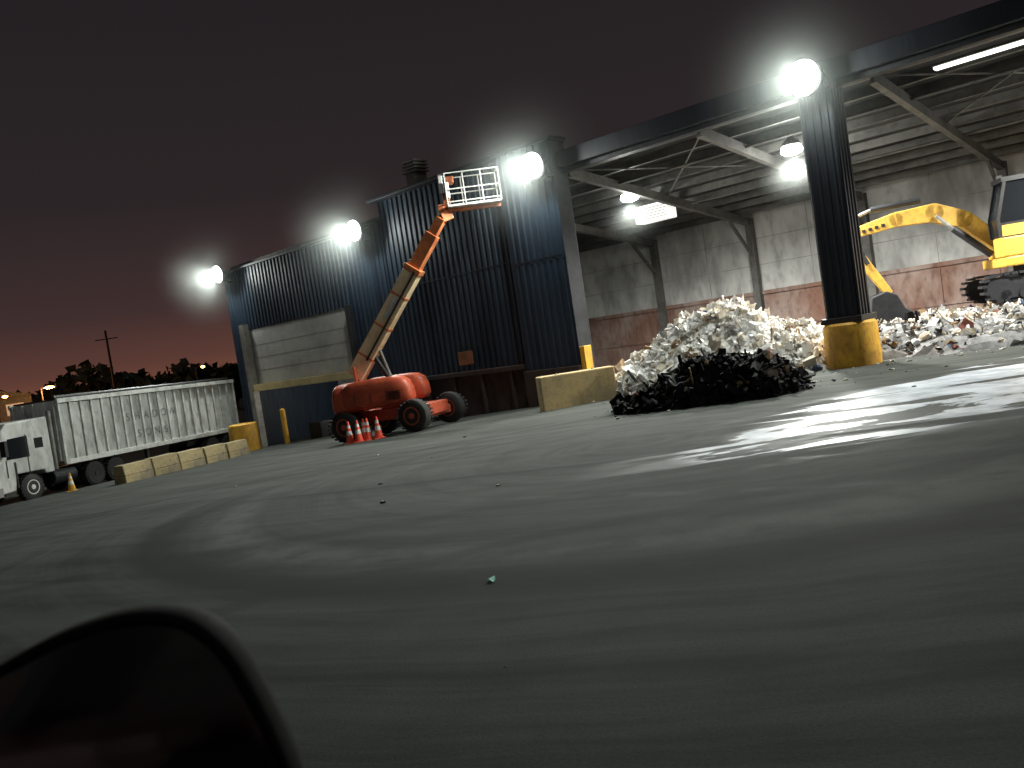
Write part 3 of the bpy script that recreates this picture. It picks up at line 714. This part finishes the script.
# ---------------------------------------------------------------- debris piles
DB = [mk('debris_white', (0.85, 0.85, 0.83), (0.74, 0.73, 0.70), .95, 0, 2, .1, bmp=0, spec=.1), mk('debris_paper', (0.66, 0.60, 0.50), (.54, .48, .39), .95, 0, 2, .2, bmp=0, spec=.1), mk('debris_wood', (0.32, 0.22, 0.13), None, .9, 0, 4, spec=.1),
      mk('debris_grey', (0.26, 0.26, 0.26), None, .9, 0, 4, spec=.1), mk('debris_dark', (0.012, 0.012, 0.012), None, .75, 0, 4, spec=.2), mk('debris_blue', (0.12, 0.18, 0.32), None, .8, 0, 4), mk('debris_red', (0.3, 0.10, 0.07), None, .8, 0, 4)]
def pile(name, cx, cy, rx, ry, h, rot, n, weights, basei, zoff=0, size=(.1, .5), jag=.35, seed=1, flatk=2.0, stray=.03):
    rnd = random.Random(seed); a = Acc(); ca, sa = math.cos(rot), math.sin(rot)
    def H(x, y):
        d = math.sqrt((x / rx) ** 2 + (y / ry) ** 2)
        nn = noise.noise(Vector((x * .7 + seed, y * .7, 0))) * .55 + noise.noise(Vector((x * 2.1, y * 2.1 + seed, 3))) * .25
        d2 = d * (1 + .35 * noise.noise(Vector((x * .5, y * .5, seed))))
        return max(0, (1 - d2 ** flatk)) * h * (1 + nn * jag * 2)
    N = 44; v = []
    for j in range(N + 1):
        for i in range(N + 1):
            x = (i / N * 2 - 1) * rx * 1.25; y = (j / N * 2 - 1) * ry * 1.25
            wx = cx + x * ca - y * sa; wy = cy + x * sa + y * ca
            hh_ = H(x, y); jx = rnd.uniform(-.05, .05)
            v.append((wx + jx, wy + jx, gz(wx, wy) + zoff + (hh_ + rnd.uniform(-.1, .1) if hh_ > .02 else -.06)))
    f = [(j * (N + 1) + i, j * (N + 1) + i + 1, (j + 1) * (N + 1) + i + 1, (j + 1) * (N + 1) + i) for j in range(N) for i in range(N)]
    a.add(v, f, basei)
    cnt = 0
    while cnt < n:
        x = rnd.uniform(-1, 1) * rx * 1.15; y = rnd.uniform(-1, 1) * ry * 1.15; hh_ = H(x, y)
        if hh_ <= .01 and rnd.random() > stray: continue
        cnt += 1
        wx = cx + x * ca - y * sa; wy = cy + x * sa + y * ca; z = gz(wx, wy) + hh_ + rnd.uniform(-.05, .08)
        q = Quaternion((rnd.gauss(0, 1), rnd.gauss(0, 1), rnd.gauss(0, 1), rnd.gauss(0, 1))).normalized() if hh_ > .05 else Quaternion((0, 0, 1), rnd.uniform(0, 6))
        s_ = rnd.uniform(*size) * (1.1 if rnd.random() < .2 else .62); k = rnd.random(); mi = rnd.choices(range(7), weights)[0]
        if hh_ <= .05: s_ *= .35; z = gz(wx, wy) + .02
        if k < .35:
            nn = 4; vv = []
            for jj in range(nn):
                for ii in range(nn):
                    p = Vector(((ii / (nn - 1) - .5) * s_ * 1.5, (jj / (nn - 1) - .5) * s_, rnd.uniform(-.12, .12) * s_)) + Vector((rnd.uniform(-.1, .1), rnd.uniform(-.1, .1), 0)) * s_
                    vv.append(tuple(q @ p + Vector((wx, wy, z))))
            ff = [(jj * nn + ii, jj * nn + ii + 1, (jj + 1) * nn + ii + 1, (jj + 1) * nn + ii) for jj in range(nn - 1) for ii in range(nn - 1)]
            a.add(vv, ff, mi)
        elif k < .52:
            a.add(bverts((wx, wy, z), (s_ * 2.2, s_ * .22, .03), q.to_matrix()), BF, mi if rnd.random() < .7 or basei == 4 else 2)
        elif k < .78:
            vv = [tuple(Vector(p) + Vector((rnd.uniform(-.14, .14), rnd.uniform(-.14, .14), rnd.uniform(-.14, .14))) * s_) for p in bverts((wx, wy, z), (s_ * .8, s_ * .6, s_ * .45), q.to_matrix())]
            a.add(vv, BF, mi)
        else:
            bmv = []; nr = 7; r0 = s_ * .42
            for jj in range(1, 5):
                th = math.pi * jj / 5
                for ii in range(nr):
                    ph = 2 * math.pi * ii / nr; k2 = r0 * rnd.uniform(.75, 1.15)
                    bmv.append(tuple(q @ Vector((math.sin(th) * math.cos(ph) * k2 * 1.3, math.sin(th) * math.sin(ph) * k2, math.cos(th) * k2 * .8)) + Vector((wx, wy, z))))
            ff = [(jj * nr + ii, jj * nr + (ii + 1) % nr, (jj + 1) * nr + (ii + 1) % nr, (jj + 1) * nr + ii) for jj in range(3) for ii in range(nr)]
            ff += [tuple(range(nr)), tuple(range(3 * nr, 4 * nr))]
            a.add(bmv, ff, mi)
    return obj(name, a.v, a.f, DB, midx=a.m)
pile('debris_pile', 6.7, 26.9, 3.9, 3.0, 2.0, R(-35), 3600, (11, 5, .7, .6, .12, .2, .1), 0, size=(.08, .42), seed=3, jag=.25)
pile('dark_debris_pile', 4.7, 20.0, 2.35, 1.3, .85, R(-12), 1800, (.05, .12, .5, .6, 12, .0, .03), 4, size=(.08, .36), seed=9, jag=.3)
pile('mixed_waste_pile', 14.8, 25.8, 7.0, 4.6, .8, R(-38), 3600, (4, 5, 2, 4, 2, .2, .2), 3, size=(.08, .34), seed=14, flatk=5, jag=.18, stray=.06)
pile('mixed_waste_pile', 11.0, 31.5, 5.0, 2.8, .9, R(-43), 900, (5, 4, 2, 4, 1.2, .3, .3), 3, size=(.1, .42), seed=21, flatk=3, jag=.2)
a = Acc(); rnd = random.Random(5)
for i in range(150):
    if i < 46: wx = rnd.gauss(6.0, 2.8); wy = rnd.gauss(21.0, 1.6) - (wx - 6) * .3
    elif i < 135: wx = rnd.uniform(9.5, 15.5); wy = 22.6 - (wx - 9.5) * .45 + abs(rnd.gauss(0, 1.3)) - .8
    else: wx = rnd.uniform(-9, 9); wy = rnd.uniform(3.5, 22)
    s_ = rnd.uniform(.01, .06) if wy > 9 else rnd.uniform(.006, .016)
    a.add(bverts((wx, wy, gz(wx, wy) + s_ * .3), (s_ * 1.6, s_, s_ * .5), Quaternion((0, 0, 1), rnd.uniform(0, 6)).to_matrix()), BF, rnd.choice((0, 1, 3, 3, 4)))
gx, gy = -.42, 7.2
a.add([(gx + .035 * math.cos(t) * (1 + .3 * math.sin(3 * t)), gy + .045 * math.sin(t), gz(gx, gy) + .015 + .02 * math.sin(2 * t)) for t in [i * math.pi / 4 for i in range(8)]], [tuple(range(8))], 7)
o = a.out('litter', DB + [emis('green_glint', (.05, .6, .35), .2)])  # green scrap given emission, a glint painted on the ground

# ---------------------------------------------------------------- far background
def treeline(name, x0, y0, x1, y1, n, hmin, hmax, seed):
    rnd = random.Random(seed); a = Acc()
    for i in range(n):
        t = (i + rnd.uniform(-.4, .4)) / n; cx = x0 + (x1 - x0) * t + rnd.uniform(-4, 4); cy = y0 + (y1 - y0) * t + rnd.uniform(-6, 6)
        h = rnd.uniform(hmin, hmax) * (.8 + .35 * noise.noise(Vector((t * 9, seed, 0)))); g_ = -1.9
        a.cyl((cx, cy, g_), (cx, cy, g_ + h * .6), .22, 1, 6, .1)
        for k in range(150):
            th = rnd.uniform(0, 6.28); ph = math.acos(rnd.uniform(-1, 1)); rr_ = rnd.uniform(.35, 1) * h * .36
            p = Vector((cx + math.cos(th) * math.sin(ph) * rr_ * 1.2, cy + math.sin(th) * math.sin(ph) * rr_ * 1.2, g_ + h * .62 + math.cos(ph) * rr_ * 1.05))
            q = Quaternion((rnd.gauss(0, 1), rnd.gauss(0, 1), rnd.gauss(0, 1), rnd.gauss(0, 1))).normalized(); s_ = rnd.uniform(.35, .9)
            v = [tuple(q @ Vector(c_) * s_ + p) for c_ in ((-1, -.5, 0), (1, -.6, .2), (.8, .6, -.1), (-.7, .8, .2))]
            a.add(v, [(0, 1, 2, 3)], 0)
    return obj(name, a.v, a.f, [M['leaf'], M['bark']], midx=a.m)
treeline('tree_line', -105, 112, -26, 125, 52, 7, 10.5, 4)
pr = root('utility_pole', (-46, 100, -1.9))
a = Acc(); a.cyl((0, 0, 0), (0, 0, 12.2), .2, 0, 10, .12); a.beam((-1.3, 0, 11.2), (1.3, 0, 11.2), .12, .12)
a.out('pole', M['bark'], pr)
wr = root('distant_warehouse', (-66, 106, -1.9), .5)
a = Acc(); a.box((-6, -5, 0), (6, 5, 6.3)); prism(a, [(-6.3, 6.3), (0, 7.8), (6.3, 6.3)], -5.2, 5.2, 0); a.out('walls', M['fardark'], wr)
a = Acc()
for k in range(4): a.box((-5.5 + k * 2.9, -5.06, 4.0), (-3.6 + k * 2.9, -5.01, 5.4))
a.out('windows', M['fargreen'], wr)
def slamp(x, y, h, e, k=1.0):
    sl = root('street_lamp', (x, y, -1.9))
    a = Acc(); a.cyl((0, 0, 0), (0, 0, h), .12, 0, 10, .07); a.beam((0, 0, h), (1.0, 0, h + .15), .08, .08); a.out('pole', M['bark'], sl)
    a = Acc(); a.lathe((1.0, 0, h - .15), (0, 0, 1), [(0, .15 * k), (.15, .45 * k), (.3, .2 * k)], 0, 14); a.out('head', M['farlamp'], sl)
    if e:
        l = bpy.data.lights.new('sodium_light', 'POINT'); l.energy = e; l.color = (1, .4, .12); o = bpy.data.objects.new('sodium_light', l); scene.collection.objects.link(o); o.parent = sl; o.location = (1, -.3, h - .4)
slamp(-54, 99, 6.6, 1800, 1.3); slamp(-57.5, 96, 6.2, 0, .7); slamp(-62, 101, 8.6, 0, .6); slamp(-40, 110, 6.6, 0, .6)

# ---------------------------------------------------------------- car side mirror
cm = root('car_side_mirror', (-.455, .85, 1.65))
ol = [(-620, -285), (-590, -262), (-547, -244), (-495, -226), (-442, -216), (-400, -216), (-363, -226), (-338, -246), (-320, -272), (-307, -304), (-296, -339), (-286, -377), (-278, -420), (-281, -450), (-299, -470), (-340, -480), (-450, -485), (-560, -480), (-610, -465), (-632, -430), (-638, -370), (-634, -318)]
sm = []; n0 = len(ol)
for i in range(n0):
    P0, P1, P2, P3 = [Vector(ol[(i + k) % n0]) for k in (-1, 0, 1, 2)]
    for t in (0, .25, .5, .75):
        sm.append(.5 * ((2 * P1) + (-P0 + P2) * t + (2 * P0 - 5 * P1 + 4 * P2 - P3) * t * t + (-P0 + 3 * P1 - 3 * P2 + P3) * t ** 3))
cen = Vector((-455, -350)); sm = [(p - cen) / 1000 for p in sm]; n = len(sm)
layers = [(.13, .10), (.12, .055), (.08, .018), (.03, .0), (.005, .0), (-.004, .003), (-.006, .007), (-.002, .012), (.012, .014)]
v = []; f = []
for yv, ins in layers:
    for p in sm:
        q = p.normalized() * (p.length - ins); v.append((q.x, yv, q.y))
for k in range(len(layers) - 1):
    for i in range(n): f.append((k * n + i, k * n + (i + 1) % n, (k + 1) * n + (i + 1) % n, (k + 1) * n + i))
f.append(tuple(range(n)))
obj('housing', v, f, M['mirrorhousing'], cm, smooth=True)
v = [((p.normalized() * (p.length - .0135)).x, .009 + .02 * p.x, (p.normalized() * (p.length - .0135)).y) for p in sm]
obj('glass', v, [tuple(range(n))], M['mirror'], cm)
a = Acc(); a.beam((-.02, .06, -.10), (-.02, -.36, -.2), .16, .06); a.out('arm', M['mirrorhousing'], cm, bevel=.015)
cb = root('car_body', (0, 0, 0))
a = Acc(); a.box((-1.2, .37, .5), (1.1, .49, 1.52)); a.out('door_panel', M['carpaint'], cb, bevel=.03)
hood('hood', (-2.0, -.5, 0), (1, 0, 0), 1.75, 1.75, .45, 1.18, M['carpaint'], cb)  # unseen hood added so the mirror glass reflects dark red
a = Acc(); a.beam((-1.15, -.1, 1.15), (-.75, -.1, 1.62), 1.0, .03); a.out('windscreen', M['glass'], cb)

# ---------------------------------------------------------------- world, skyglow fill, camera
w = bpy.data.worlds.new('World'); scene.world = w; w.use_nodes = True; nt = w.node_tree
for n_ in list(nt.nodes): nt.nodes.remove(n_)
tc = nd(nt, 'ShaderNodeTexCoord').outputs['Generated']
sp = nd(nt, 'ShaderNodeSeparateXYZ'); lk(nt, tc, sp.inputs[0])
cr = nd(nt, 'ShaderNodeValToRGB'); lk(nt, sp.outputs[2], cr.inputs[0])
els = [(0.0, (.19, .072, .040)), (.035, (.105, .044, .034)), (.09, (.050, .028, .027)), (.20, (.0255, .0190, .0205)), (.45, (.0150, .0135, .0155)), (1.0, (.012, .010, .013))]
cr.color_ramp.elements[0].position = 0; cr.color_ramp.elements[0].color = (*els[0][1], 1)
cr.color_ramp.elements[1].position = 1; cr.color_ramp.elements[1].color = (*els[-1][1], 1)
for p, c_ in els[1:-1]:
    e = cr.color_ramp.elements.new(p); e.color = (*c_, 1)
bg1 = nd(nt, 'ShaderNodeBackground'); lk(nt, cr.outputs[0], bg1.inputs[0]); bg1.inputs[1].default_value = 1
sky = nd(nt, 'ShaderNodeTexSky', sky_type='NISHITA'); sky.sun_disc = False; sky.sun_elevation = R(-6); sky.sun_rotation = R(-60)
bg2 = nd(nt, 'ShaderNodeBackground'); lk(nt, sky.outputs[0], bg2.inputs[0]); bg2.inputs[1].default_value = .002
ad = nd(nt, 'ShaderNodeAddShader'); lk(nt, bg1.outputs[0], ad.inputs[0]); lk(nt, bg2.outputs[0], ad.inputs[1])
wo = nd(nt, 'ShaderNodeOutputWorld'); lk(nt, ad.outputs[0], wo.inputs[0])
l = bpy.data.lights.new('skyglow_fill', 'SUN'); l.energy = .2; l.angle = R(10); l.color = (.9, 1, .95)  # unseen sun lamp added as faint skyglow fill
o = bpy.data.objects.new('skyglow_fill', l); scene.collection.objects.link(o); o.rotation_euler = (R(35), 0, R(20))

cam = bpy.data.cameras.new('camera'); cam.lens = 30; cam.sensor_width = 36; cam.clip_start = .05; cam.clip_end = 4000
cam.dof.use_dof = True; cam.dof.focus_distance = 12; cam.dof.aperture_fstop = 5.0
co = bpy.data.objects.new('camera', cam); scene.collection.objects.link(co); scene.camera = co
co.location = (0, 0, 2.0)
pitch = R(2.8); roll = R(8.5)
fwd = Vector((0, math.cos(pitch), -math.sin(pitch))); up = Vector((0, math.sin(pitch), math.cos(pitch))); right = Vector((1, 0, 0))
r2_ = right * math.cos(roll) - up * math.sin(roll); u2_ = up * math.cos(roll) + right * math.sin(roll)
mat = Matrix((r2_, u2_, -fwd)).transposed().to_4x4(); mat.translation = co.location
co.matrix_world = mat
scene.view_settings.view_transform = 'Standard'; scene.view_settings.look = 'None'; scene.view_settings.exposure = 0
